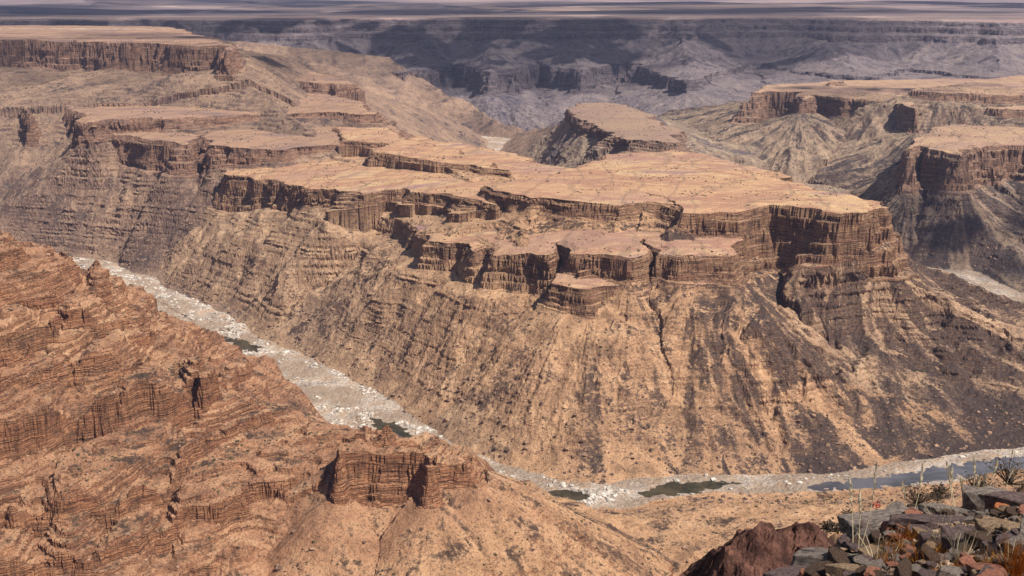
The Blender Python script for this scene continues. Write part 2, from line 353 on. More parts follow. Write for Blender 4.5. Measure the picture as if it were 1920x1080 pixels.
FIELD = {}
def build_terrain():
    q = QUAL
    # rows of the fan: finer where the canyon stands
    rs = [12.0]
    while rs[-1] < 65000:
        r = rs[-1]
        if r < 560: s = 0.022 * r + 0.6
        elif r < 1900: s = 1.45
        elif r < 2700: s = 2.1
        elif r < 5300: s = 3.6
        else: s = 0.011 * r - 52
        rs.append(r + s / q)
    rs = np.array(rs, F32)
    nth = int(1180 * q)
    th = np.radians(np.concatenate([np.linspace(-80, -27, int(70 * q))[:-1], np.linspace(-27, 27, nth), np.linspace(27, 80, int(70 * q))[1:]])).astype(F32)
    TH, RR = np.meshgrid(th, rs)
    X = RR * np.sin(TH); Y = RR * np.cos(TH)
    nr, nc = X.shape
    out = [np.zeros(X.shape, F32) for _ in range(6)]
    step = 400
    for a in range(0, nr, step):
        b = min(nr, a + step)
        res = terrain(X[a:b].ravel(), Y[a:b].ravel())
        for o, r in zip(out, res): o[a:b] = r.reshape(b - a, nc)
    Z, ID, CL, ST, TOPM, DR = out
    print('terrain grid', X.shape, X.size, time.time() - T0)
    # shove steep faces in and out bed by bed, so ledges really overhang
    gr = np.gradient(Z, axis=0) / np.gradient(RR, axis=0)
    gt = np.gradient(Z, axis=1) / (np.gradient(TH, axis=1) * RR)
    gx = gr * np.sin(TH) + gt * np.cos(TH); gy = gr * np.cos(TH) - gt * np.sin(TH)
    g = np.hypot(gx, gy) + 1e-5
    steep = np.clip((g - 0.9) / 1.2, 0, 1) * (RR < 5600)
    bed = pn(Z / 3.1, X * 0 + 0.5 + X / 400, 140) + 0.6 * pn(Z / 1.3, X / 300 + 3.3, 141)
    amp = np.clip(RR / 1300, 0.7, 2.4)
    off = steep * bed * 2.7 * amp
    off = np.where(RR > 560, off, off * 0.3)
    X2 = X - gx / g * off; Y2 = Y - gy / g * off
    k = (RR > 560) & (RR < 3200) & (np.abs(TH) < 0.48)
    for a_, b_ in (('X', X2), ('Y', Y2), ('Z', Z), ('ID', ID), ('TOPM', TOPM), ('CL', CL), ('DR', DR), ('G', g)): FIELD[a_] = b_[k]
    FIELD['cell'] = (RR * np.gradient(RR, axis=0))[k]
    co = np.stack([X2, Y2, Z], -1).reshape(-1, 3).astype(F32)
    IDf = ID.astype(np.int8).reshape(nr, nc)
    cell = IDf[:-1, :-1]
    base = (np.arange(nr - 1)[:, None] * nc + np.arange(nc - 1)[None, :])
    quads = np.stack([base, base + 1, base + nc + 1, base + nc], -1)
    TONE = np.clip(sstep(-110, 50, X - 0.0 * Y + 40 * pn(X / 90, Y / 90, 310)) + 0.9 * np.maximum(0, pn(X / 120, Y / 120, 311)), 0, 1) * (Y < 1300) + (Y >= 1300) * sstep(-350, 50, X) * sstep(420, 200, X)
    attrs = dict(tone=TONE, cliff=CL, streak=ST, top=TOPM, bank=DR)
    made = {}
    for i, name in enumerate(IDS):
        m = cell == i
        if not m.any(): continue
        fq = quads[m]
        used = np.unique(fq)
        remap = np.zeros(nr * nc, np.int32); remap[used] = np.arange(len(used))
        fq = remap[fq]
        me = bpy.data.meshes.new(name)
        me.vertices.add(len(used)); me.vertices.foreach_set('co', co[used].ravel())
        nf = len(fq)
        me.loops.add(nf * 4); me.loops.foreach_set('vertex_index', fq.ravel().astype(np.int32))
        me.polygons.add(nf); me.polygons.foreach_set('loop_start', np.arange(0, nf * 4, 4, dtype=np.int32))
        try: me.polygons.foreach_set('loop_total', np.full(nf, 4, np.int32))
        except Exception: pass
        me.update(calc_edges=True)
        for an, arr in attrs.items():
            at_ = me.attributes.new(an, 'FLOAT', 'POINT'); at_.data.foreach_set('value', arr.ravel()[used].astype(F32))
        me.shade_smooth() if name in ('plain',) else me.shade_flat()
        o = bpy.data.objects.new(name, me); COL.objects.link(o)
        made[name] = o
        print(name, nf)
    return made
# ------------------------------------------------------------------ materials
def srgb(r, g, b):
    f = lambda c: ((c / 255 + 0.055) / 1.055) ** 2.4 if c > 10 else c / 255 / 12.92
    return (f(r), f(g), f(b), 1)
class NG:
    def __init__(s, name):
        s.m = bpy.data.materials.new(name); s.m.use_nodes = True
        s.t = s.m.node_tree; s.t.nodes.clear()
        s.out = s.t.nodes.new('ShaderNodeOutputMaterial'); s.b = s.t.nodes.new('ShaderNodeBsdfPrincipled')
        s.t.links.new(s.b.outputs[0], s.out.inputs[0])
    def n(s, typ, **kw):
        x = s.t.nodes.new(typ)
        for k, v in kw.items(): setattr(x, k, v)
        return x
    def l(s, a, b): s.t.links.new(a, b)
    def pos(s, sx=1, sy=1, sz=1, rot=(0, 0, 0)):
        g = s.n('ShaderNodeTexCoord'); mp = s.n('ShaderNodeMapping'); s.l(g.outputs['Object'], mp.inputs[0])
        mp.inputs['Scale'].default_value = (sx, sy, sz); mp.inputs['Rotation'].default_value = rot
        return mp.outputs[0]
    def noise(s, vec, scale=1, detail=4, rough=0.55, typ='FBM', dist=0):
        x = s.n('ShaderNodeTexNoise'); x.inputs['Scale'].default_value = scale; x.inputs['Detail'].default_value = detail
        x.inputs['Roughness'].default_value = rough; x.inputs['Distortion'].default_value = dist
        s.l(vec, x.inputs['Vector']); return x.outputs[0]
    def ramp(s, fac, stops, interp='LINEAR'):
        x = s.n('ShaderNodeValToRGB'); x.color_ramp.interpolation = interp
        el = x.color_ramp.elements
        while len(el) < len(stops): el.new(0.5)
        for e, (p, c) in zip(el, stops):
            e.position = p; e.color = c if len(c) == 4 else (*c, 1)
        s.l(fac, x.inputs[0]); return x.outputs[0]
    def rng(s, v, a, b, c=0, d=1, smooth=False):
        x = s.n('ShaderNodeMapRange'); x.clamp = True
        if smooth: x.interpolation_type = 'SMOOTHSTEP'
        s.l(v, x.inputs[0])
        for i, k in enumerate((a, b, c, d)): x.inputs[1 + i].default_value = k
        return x.outputs[0]
    def math(s, op, a, b=None, c=None, clamp=False):
        x = s.n('ShaderNodeMath', operation=op); x.use_clamp = clamp
        for i, v in enumerate((a, b, c)):
            if v is None: continue
            if isinstance(v, (int, float)): x.inputs[i].default_value = v
            else: s.l(v, x.inputs[i])
        return x.outputs[0]
    def mix(s, f, a, b, mode='MIX'):
        x = s.n('ShaderNodeMix', data_type='RGBA', blend_type=mode)
        for i, v in ((0, f), (6, a), (7, b)):
            if isinstance(v, (int, float)): x.inputs[i].default_value = v
            elif isinstance(v, tuple): x.inputs[i].default_value = v
            else: s.l(v, x.inputs[i])
        return x.outputs[2]
    def attr(s, name):
        x = s.n('ShaderNodeAttribute'); x.attribute_name = name; return x.outputs['Fac']
    def nz(s):
        g = s.n('ShaderNodeNewGeometry'); x = s.n('ShaderNodeSeparateXYZ'); s.l(g.outputs['True Normal'], x.inputs[0]); return x.outputs[2]
    def bump(s, h, strength, dist):
        x = s.n('ShaderNodeBump'); x.inputs['Strength'].default_value = strength; x.inputs['Distance'].default_value = dist
        s.l(h, x.inputs['Height']); s.l(x.outputs[0], s.b.inputs['Normal'])
    def done(s, col, rough=0.92, spec=0.15):
        if isinstance(col, tuple): s.b.inputs['Base Color'].default_value = col
        else: s.l(col, s.b.inputs['Base Color'])
        s.b.inputs['Roughness'].default_value = rough; s.b.inputs['Specular IOR Level'].default_value = spec
        return s.m

def rock(name, cliff, top, scree, dark, darkbias=0.0, unit=1.0, speck=0.5, steepall=0.3, warm=None, mauve=srgb(146, 114, 110)):
    """cliff: bedding colours; top: colours of flat ground; scree: loose slope colours; dark: bare dark rock"""
    g = NG(name); u = 1.0 / unit
    nz = g.nz()
    p = g.pos(u, u, u)
    big = g.noise(p, 0.006, 5, 0.6)
    mid = g.noise(p, 0.035, 5, 0.65)
    fine = g.noise(p, 0.22, 6, 0.72)
    # bedding : thin beds of changing tone, nearly level
    pb = g.pos(0.012 * u, 0.012 * u, 0.42 * u)
    bed = g.noise(pb, 1.0, 6, 0.75)
    crack = g.noise(g.pos(0.3 * u, 0.3 * u, 0.035 * u), 1.0, 4, 0.7)
    n = len(cliff)
    cc = g.ramp(bed, [(0.34 + 0.32 * i / (n - 1), c) for i, c in enumerate(cliff)])
    stain = g.rng(g.math('ADD', g.math('MULTIPLY', crack, 0.55), g.math('MULTIPLY', mid, 0.45)), 0.38, 0.5, 0.0, 1.0)
    cc = g.mix(g.math('MULTIPLY', g.math('SUBTRACT', 1.0, stain), 0.62), cc, dark[0])
    bedline = g.noise(g.pos(0.03 * u, 0.03 * u, 1.3 * u), 1.0, 3, 0.6)
    cc = g.mix(g.rng(bedline, 0.47, 0.38, 0, 0.8), cc, dark[0])
    # loose slopes
    st = g.attr('streak')
    sc1 = g.ramp(g.math('ADD', g.math('MULTIPLY', mid, 0.7), g.math('MULTIPLY', fine, 0.35)), [(0.38 + 0.28 * i / (len(scree) - 1), c) for i, c in enumerate(scree)])
    dk = g.ramp(fine, [(0.35, dark[0]), (0.65, dark[1])])
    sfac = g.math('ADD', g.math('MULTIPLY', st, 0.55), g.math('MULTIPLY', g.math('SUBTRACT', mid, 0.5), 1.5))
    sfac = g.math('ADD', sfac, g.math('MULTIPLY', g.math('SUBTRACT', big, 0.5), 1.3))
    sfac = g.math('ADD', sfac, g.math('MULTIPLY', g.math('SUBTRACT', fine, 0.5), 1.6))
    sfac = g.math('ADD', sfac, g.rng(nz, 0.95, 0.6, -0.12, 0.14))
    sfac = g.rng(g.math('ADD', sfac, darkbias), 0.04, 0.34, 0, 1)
    if warm:
        sc2 = g.ramp(g.math('ADD', g.math('MULTIPLY', mid, 0.7), g.math('MULTIPLY', fine, 0.35)), [(0.38 + 0.28 * i / (len(warm) - 1), c) for i, c in enumerate(warm)])
        sc1 = g.mix(g.attr('tone'), sc1, sc2)
    talus = g.mix(sfac, sc1, dk)
    # flat ground
    bandp = g.noise(g.pos(0.004 * u, 0.011 * u, 0.05 * u, (0, 0, 0.3)), 1.0, 5, 0.6)
    tp = g.ramp(bandp, [(0.36 + 0.28 * i / (len(top) - 1), c) for i, c in enumerate(top)])
    tp = g.mix(g.rng(fine, 0.52, 0.66, 0, 0.4), tp, scree[0])
    tp = g.mix(g.rng(g.noise(g.pos(0.0035 * u, 0.0065 * u, 0.01 * u), 1.0, 4, 0.6), 0.5, 0.64, 0, 0.42), tp, mauve)
    wash = g.n('ShaderNodeTexWave'); wash.inputs['Scale'].default_value = 0.006; wash.inputs['Distortion'].default_value = 14; wash.inputs['Detail'].default_value = 4; g.l(g.pos(u, 0.5 * u, u, (0, 0, 0.5)), wash.inputs[0])
    tp = g.mix(g.rng(wash.outputs['Fac'], 0.93, 1.0, 0, 0.4), tp, scree[0])
    topm = g.attr('top'); clm = g.attr('cliff')
    base = g.mix(topm, talus, tp)
    steep = g.rng(g.math('ADD', nz, g.math('MULTIPLY', g.math('SUBTRACT', mid, 0.5), 0.25)), 0.80, 0.62, 0, 1)
    cf = g.math('MAXIMUM', g.math('MULTIPLY', clm, g.rng(nz, 0.97, 0.88, 0.0, 1)), g.math('MULTIPLY', steep, topm))
    cf = g.math('MAXIMUM', cf, g.math('MULTIPLY', steep, steepall))
    col = g.mix(cf, base, cc)
    # grit: stones, cracks, low shrubs
    sp = g.noise(p, 0.55, 4, 0.85)
    col = g.mix(g.rng(sp, 0.47, 0.39, 0, min(1, speck * 1.4)), col, dark[0])
    col = g.mix(g.rng(sp, 0.55, 0.68, 0, 0.35 * speck), col, scree[-1])
    h = g.math('ADD', g.math('MULTIPLY', fine, 1.0), g.math('MULTIPLY', sp, 0.55))
    h = g.math('ADD', h, g.math('MULTIPLY', g.math('MULTIPLY', bedline, cf), 1.8))
    tf = g.math('SUBTRACT', 1.0, g.math('MULTIPLY', g.math('SUBTRACT', topm, cf, clamp=True), 0.75))
    g.bump(g.math('MULTIPLY', h, tf), 0.9, 3.2 * unit)
    return g.done(col)

def make_materials():
    M = {}
    D1 = srgb(48, 40, 40); D2 = srgb(86, 70, 63)
    M['central_mesa'] = rock('mesa rock', [srgb(104, 74, 60), srgb(166, 122, 96), srgb(128, 92, 76), srgb(200, 160, 122), srgb(118, 86, 74), srgb(186, 140, 108)],
        [srgb(170, 132, 106), srgb(190, 152, 116), srgb(164, 122, 100), srgb(196, 162, 122), srgb(158, 124, 114)],
        [srgb(116, 96, 82), srgb(174, 142, 114), srgb(204, 172, 138)], [D1, D2], warm=[srgb(130, 102, 80), srgb(186, 146, 112), srgb(212, 172, 134)])
    M['canyon_slope'] = M['central_mesa']
    M['left_mesa'] = rock('left mesa rock', [srgb(110, 80, 70), srgb(178, 138, 112), srgb(128, 96, 84), srgb(196, 160, 128)],
        [srgb(144, 116, 98), srgb(168, 134, 108), srgb(132, 108, 100)],
        [srgb(100, 82, 74), srgb(148, 122, 102), srgb(184, 152, 124)], [srgb(52, 44, 46), srgb(82, 70, 68)], darkbias=0.05)
    M['middle_butte'] = rock('butte rock', [srgb(96, 76, 68), srgb(164, 130, 106), srgb(106, 86, 80)], [srgb(158, 130, 106), srgb(142, 116, 102)],
        [srgb(120, 104, 92), srgb(176, 154, 128)], [srgb(74, 66, 72), srgb(108, 98, 98)])
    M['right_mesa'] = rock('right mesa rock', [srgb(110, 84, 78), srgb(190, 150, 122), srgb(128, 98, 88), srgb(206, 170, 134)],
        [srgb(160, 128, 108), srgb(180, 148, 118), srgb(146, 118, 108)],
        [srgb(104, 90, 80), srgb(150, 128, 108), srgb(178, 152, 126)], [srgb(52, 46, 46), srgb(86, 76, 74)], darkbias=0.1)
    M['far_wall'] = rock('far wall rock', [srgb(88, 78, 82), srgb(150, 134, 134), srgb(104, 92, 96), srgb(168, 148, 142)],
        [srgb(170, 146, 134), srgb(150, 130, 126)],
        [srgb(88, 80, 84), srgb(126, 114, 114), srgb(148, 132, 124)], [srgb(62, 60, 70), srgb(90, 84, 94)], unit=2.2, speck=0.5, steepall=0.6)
    M['near_ridge'] = rock('near ridge rock', [srgb(116, 76, 56), srgb(184, 128, 94), srgb(138, 92, 68), srgb(206, 152, 112), srgb(124, 84, 66), srgb(194, 138, 100)],
        [srgb(188, 140, 100), srgb(200, 150, 108)],
        [srgb(126, 92, 72), srgb(172, 128, 98), srgb(202, 160, 124)], [srgb(54, 42, 38), srgb(92, 72, 60)], darkbias=0.05, steepall=0.75, warm=[srgb(140, 108, 82), srgb(192, 150, 114), srgb(214, 174, 136)])
    # riverbed : pale water-worn rock, sand
    g = NG('riverbed rock'); p = g.pos()
    a = g.noise(p, 0.05, 5, 0.6); b = g.noise(p, 0.35, 6, 0.75)
    v = g.n('ShaderNodeTexVoronoi'); v.inputs['Scale'].default_value = 0.22; g.l(p, v.inputs['Vector'])
    c = g.ramp(g.math('ADD', g.math('MULTIPLY', a, 0.4), g.math('MULTIPLY', b, 0.6)), [(0.36, srgb(96, 86, 80)), (0.46, srgb(168, 152, 138)), (0.56, srgb(206, 194, 180)), (0.66, srgb(232, 224, 214))])
    c = g.mix(g.rng(a, 0.5, 0.6, 0, 0.8), c, srgb(176, 146, 118))
    c = g.mix(g.rng(g.noise(p, 0.016, 2), 0.42, 0.54, 0, 0.7), c, srgb(150, 128, 108))
    g.bump(g.math('ADD', b, g.math('MULTIPLY', v.outputs[0], -0.5)), 1.0, 3.0)
    M['riverbed'] = g.done(c)
    g = NG('plain ground'); a = g.noise(g.pos(0.0002, 0.0011, 0.001), 1, 6, 0.6); b = g.noise(g.pos(0.002, 0.006, 0.01), 1, 5, 0.6)
    c = g.ramp(g.math('ADD', g.math('MULTIPLY', a, 0.7), g.math('MULTIPLY', b, 0.3)), [(0.38, srgb(96, 88, 92)), (0.5, srgb(140, 122, 120)), (0.6, srgb(176, 150, 136))])
    M['plain'] = g.done(c)
    g = NG('still river water'); a = g.noise(g.pos(0.05, 0.05, 0.05), 1, 3)
    g.b.inputs['Roughness'].default_value = 0.06
    c = g.ramp(a, [(0.4, srgb(38, 40, 30)), (0.6, srgb(62, 60, 46))]); g.bump(g.noise(g.pos(0.6, 0.6, 0.6), 1, 2), 0.05, 0.2)
    g.done(c, 0.08, 0.5); M['water'] = g.m
    g = NG('river water with sky tint'); a = g.noise(g.pos(0.02, 0.05, 0.05), 1, 3)
    c = g.ramp(a, [(0.4, srgb(66, 68, 74)), (0.6, srgb(92, 92, 100))]); g.bump(g.noise(g.pos(0.6, 0.6, 0.6), 1, 2), 0.05, 0.2)  # sky reflection put into the base colour as grey-blue
    M['riverwater'] = g.done(c, 0.1, 0.5)
    return M

# ------------------------------------------------------------------ light and air
SUN_EL, SUN_AZ = math.radians(49), math.radians(126)     # azimuth clockwise from +y
def light():
    w = bpy.data.worlds.new('World'); sc.world = w; w.use_nodes = True
    nt = w.node_tree; nt.nodes.clear()
    o = nt.nodes.new('ShaderNodeOutputWorld'); b = nt.nodes.new('ShaderNodeBackground'); s = nt.nodes.new('ShaderNodeTexSky')
    s.sky_type = 'NISHITA'; s.sun_disc = False; s.sun_elevation = SUN_EL; s.sun_rotation = SUN_AZ
    s.altitude = 500
    b.inputs[1].default_value = 0.065
    nt.links.new(s.outputs[0], b.inputs[0]); nt.links.new(b.outputs[0], o.inputs[0])
    d = bpy.data.lights.new('sun', 'SUN'); d.energy = 5.0; d.angle = math.radians(0.5); d.color = (1.0, 0.93, 0.83)
    l = bpy.data.objects.new('sun', d); COL.objects.link(l)
    to = Vector((math.sin(SUN_AZ) * math.cos(SUN_EL), math.cos(SUN_AZ) * math.cos(SUN_EL), math.sin(SUN_EL)))
    l.rotation_euler = to.to_track_quat('Z', 'Y').to_euler(); l.location = (0, 0, 3000)
    sc.view_settings.view_transform = 'Standard'; sc.view_settings.look = 'None'; sc.view_settings.exposure = 0.48; sc.view_settings.gamma = 1
    return to
def haze(density=0.000027):
    me = bpy.data.meshes.new('haze'); x, y0, y1, z0, z1 = 80000, -3000, 72000, -60, 620
    v = [(a, b, c) for c in (z0, z1) for b in (y0, y1) for a in (-x, x)]
    me.from_pydata(v, [], [(0, 2, 3, 1), (4, 5, 7, 6), (0, 1, 5, 4), (2, 6, 7, 3), (0, 4, 6, 2), (1, 3, 7, 5)])
    o = bpy.data.objects.new('haze', me); COL.objects.link(o)
    m = bpy.data.materials.new('pale blue air'); m.use_nodes = True; nt = m.node_tree; nt.nodes.clear()
    out = nt.nodes.new('ShaderNodeOutputMaterial'); pv = nt.nodes.new('ShaderNodeVolumePrincipled')
    pv.inputs['Density'].default_value = density; pv.inputs['Color'].default_value = (0.55, 0.6, 0.95, 1); pv.inputs['Anisotropy'].default_value = 0.0
    nt.links.new(pv.outputs[0], out.inputs['Volume'])
    me.materials.append(m)
    tag(o, 'thin pale blue haze filling the air of the canyon', 'haze', kind='stuff')
    return o

def cloud(u, v, z, a, b, rot, thin, seed, label, hgt=1500):
    """a cumulus out of view, placed to shade the ground seen at (u, v)"""
    gx, gy = at(u, v, z)
    t = (hgt - z) / TO_SUN.z
    cx, cy = gx + TO_SUN.x * t, gy + TO_SUN.y * t
    rng = random.Random(seed)
    bm = bmesh.new()
    n = int(26 + a * b / 30000)
    for i in range(min(n, 90)):
        r = math.sqrt(rng.random()) * 0.9; ph = rng.random() * 6.283
        px, py = r * a * math.cos(ph), r * b * math.sin(ph)
        X = px * math.cos(rot) - py * math.sin(rot); Y = px * math.sin(rot) + py * math.cos(rot)
        rad = min(a, b) * rng.uniform(0.18, 0.36) * (1.1 - 0.5 * r)
        g = bmesh.ops.create_icosphere(bm, subdivisions=3, radius=1)['verts']
        for vv in g:
            d = 1 + 0.22 * mnoise.noise(vv.co * 2.2 + Vector((i * 3.1, 0, 0))) + 0.1 * mnoise.noise(vv.co * 6 + Vector((i * 1.7, 5, 0)))
            zz = vv.co.z * 0.55 if vv.co.z > 0 else vv.co.z * 0.18
            vv.co = Vector((X + vv.co.x * rad * d, Y + vv.co.y * rad * d, zz * rad * d))
    me = bpy.data.meshes.new('cloud'); bm.to_mesh(me); bm.free(); me.shade_smooth()
    o = bpy.data.objects.new('cloud', me); o.location = (cx, cy, hgt); COL.objects.link(o)
    k = 'cloud %.2f' % thin
    m = bpy.data.materials.get(k)
    if not m:
        m = bpy.data.materials.new(k); m.use_nodes = True; nt = m.node_tree; nt.nodes.clear()
        out = nt.nodes.new('ShaderNodeOutputMaterial'); mx = nt.nodes.new('ShaderNodeMixShader'); d = nt.nodes.new('ShaderNodeBsdfDiffuse'); tr = nt.nodes.new('ShaderNodeBsdfTransparent')
        d.inputs[0].default_value = (0.85, 0.85, 0.87, 1); mx.inputs[0].default_value = 1 - thin
        nt.links.new(tr.outputs[0], mx.inputs[1]); nt.links.new(d.outputs[0], mx.inputs[2]); nt.links.new(mx.outputs[0], out.inputs[0])
    me.materials.append(m)
    tag(o, label, 'cloud', kind='structure')

def scatter(name, label, cat, mask, n, smin, smax, flat, mat, seed, kind='stuff', weight=None):
    """many small many-faced lumps standing on the ground, as one object"""
    r = np.random.RandomState(seed)
    idx = np.flatnonzero(mask)
    if len(idx) == 0: return
    w = FIELD['cell'][idx].astype(float)
    if weight is not None: w = w * weight[idx]
    w /= w.sum()
    idx = r.choice(idx, n, p=w)
    P = np.stack([FIELD['X'][idx], FIELD['Y'][idx], FIELD['Z'][idx]], -1) + np.c_[r.uniform(-.8, .8, (n, 2)), np.zeros(n)]
    S = (smin + (smax - smin) * r.rand(n) ** 2.5)
    bm = bmesh.new(); bmesh.ops.create_icosphere(bm, subdivisions=1, radius=1); bv = np.array([v.co[:] for v in bm.verts]); bf = np.array([[v.index for v in f.verts] for f in bm.faces]); bm.free()
    nv = len(bv)
    V = bv[None] * (1 + 0.35 * r.uniform(-1, 1, (n, nv, 1)))
    V = V * S[:, None, None] * np.stack([r.uniform(.7, 1.3, n), r.uniform(.7, 1.3, n), flat * r.uniform(.7, 1.3, n)], -1)[:, None, :]
    V = V + P[:, None, :] + np.array([0, 0, 0.15])
    F = bf[None] + (np.arange(n) * nv)[:, None, None]
    me = bpy.data.meshes.new(name); me.vertices.add(n * nv); me.vertices.foreach_set('co', V.astype(F32).ravel())
    fl = F.reshape(-1, 3); me.loops.add(len(fl) * 3); me.loops.foreach_set('vertex_index', fl.ravel().astype(np.int32))
    me.polygons.add(len(fl)); me.polygons.foreach_set('loop_start', np.arange(0, len(fl) * 3, 3, dtype=np.int32)); me.update(calc_edges=True); me.shade_flat()
    me.materials.append(mat); o = bpy.data.objects.new(name, me); COL.objects.link(o); tag(o, label, cat, kind=kind); return o
# ------------------------------------------------------------------ near things
def simple(name, c1, c2, scale=3.0, bump=0.01, rough=0.9, c3=None):
    g = NG(name); p = g.pos()
    a = g.noise(p, scale, 5, 0.65); st = [(0.38, c1), (0.6, c2)]
    if c3: st.append((0.7, c3))
    c = g.ramp(a, st); b = g.noise(p, scale * 5, 5, 0.7)
    c = g.mix(g.rng(b, 0.46, 0.36, 0, 0.5), c, (c1[0] * 0.4, c1[1] * 0.4, c1[2] * 0.4, 1))
    if bump: g.bump(b, 0.9, bump)
    return g.done(c, rough)
def pt(u, v, d):
    """point seen at (u, v) at level distance d"""
    r = ray(u, v); t = d / math.hypot(r[0], r[1]); return np.array((r[0] * t, r[1] * t, EYE + r[2] * t))
_a, _b, _c = pt(1640, 1080, 5.0), pt(1750, 957, 6.9), pt(1905, 930, 6.9)
_n = np.cross(_b - _a, _c - _a)
def plane_z(x, y): return _a[2] - (_n[0] * (x - _a[0]) + _n[1] * (y - _a[1])) / _n[2]
def on_plane(u, v):
    r = ray(u, v); o = np.array((0, 0, EYE)); t = np.dot(_n, _a - o) / np.dot(_n, r); return o + r * t
def grid_mesh(name, xs, ys, Z, mat, smooth=False):
    X, Y = np.meshgrid(xs, ys); nr, nc = X.shape
    co = np.stack([X, Y, Z], -1).reshape(-1, 3).astype(F32)
    b = (np.arange(nr - 1)[:, None] * nc + np.arange(nc - 1)[None, :]).ravel()
    q = np.stack([b, b + 1, b + nc + 1, b + nc], -1)
    me = bpy.data.meshes.new(name); me.vertices.add(len(co)); me.vertices.foreach_set('co', co.ravel())
    me.loops.add(len(q) * 4); me.loops.foreach_set('vertex_index', q.ravel().astype(np.int32))
    me.polygons.add(len(q)); me.polygons.foreach_set('loop_start', np.arange(0, len(q) * 4, 4, dtype=np.int32))
    me.update(calc_edges=True)
    me.shade_smooth() if smooth else me.shade_flat()
    me.materials.append(mat); o = bpy.data.objects.new(name, me); COL.objects.link(o); return o
def P2(*uv): return [tuple(on_plane(u, v)[:2]) for u, v in uv]
LEDGE = P2((1470, 1110), (1500, 1078), (1545, 1042), (1610, 1000), (1660, 975), (1720, 962), (1790, 958), (1850, 940), (1935, 932), (2150, 940)) + [(7.0, 5.0), (7.0, -4), (-3, -4), (-3, 0.6), (0.6, 0.8), (1.2, 2.2)]
def ledge_h(X, Y):
    d, _, _, _, ins = poly_dist(X + 0.12 * pn(X * 2.2, Y * 2.2, 201), Y + 0.12 * pn(X * 2.2, Y * 2.2, 202), LEDGE, True)
    sd = np.where(ins, -d, d)
    z = plane_z(X, Y)
    z = np.where(Y < 3.4, np.minimum(z, 498.35), z)
    z = z + 0.07 * fbm(X, Y, 0.8, 3, 203) + 0.03 * ridged(X, Y, 0.22, 2, 204)
    out = np.maximum(sd, 0)
    return z - np.where(out > 0, out * 2.3 + 0.3 * ridged(X, Y, 0.7, 2, 205) * np.minimum(out, 1), 0)
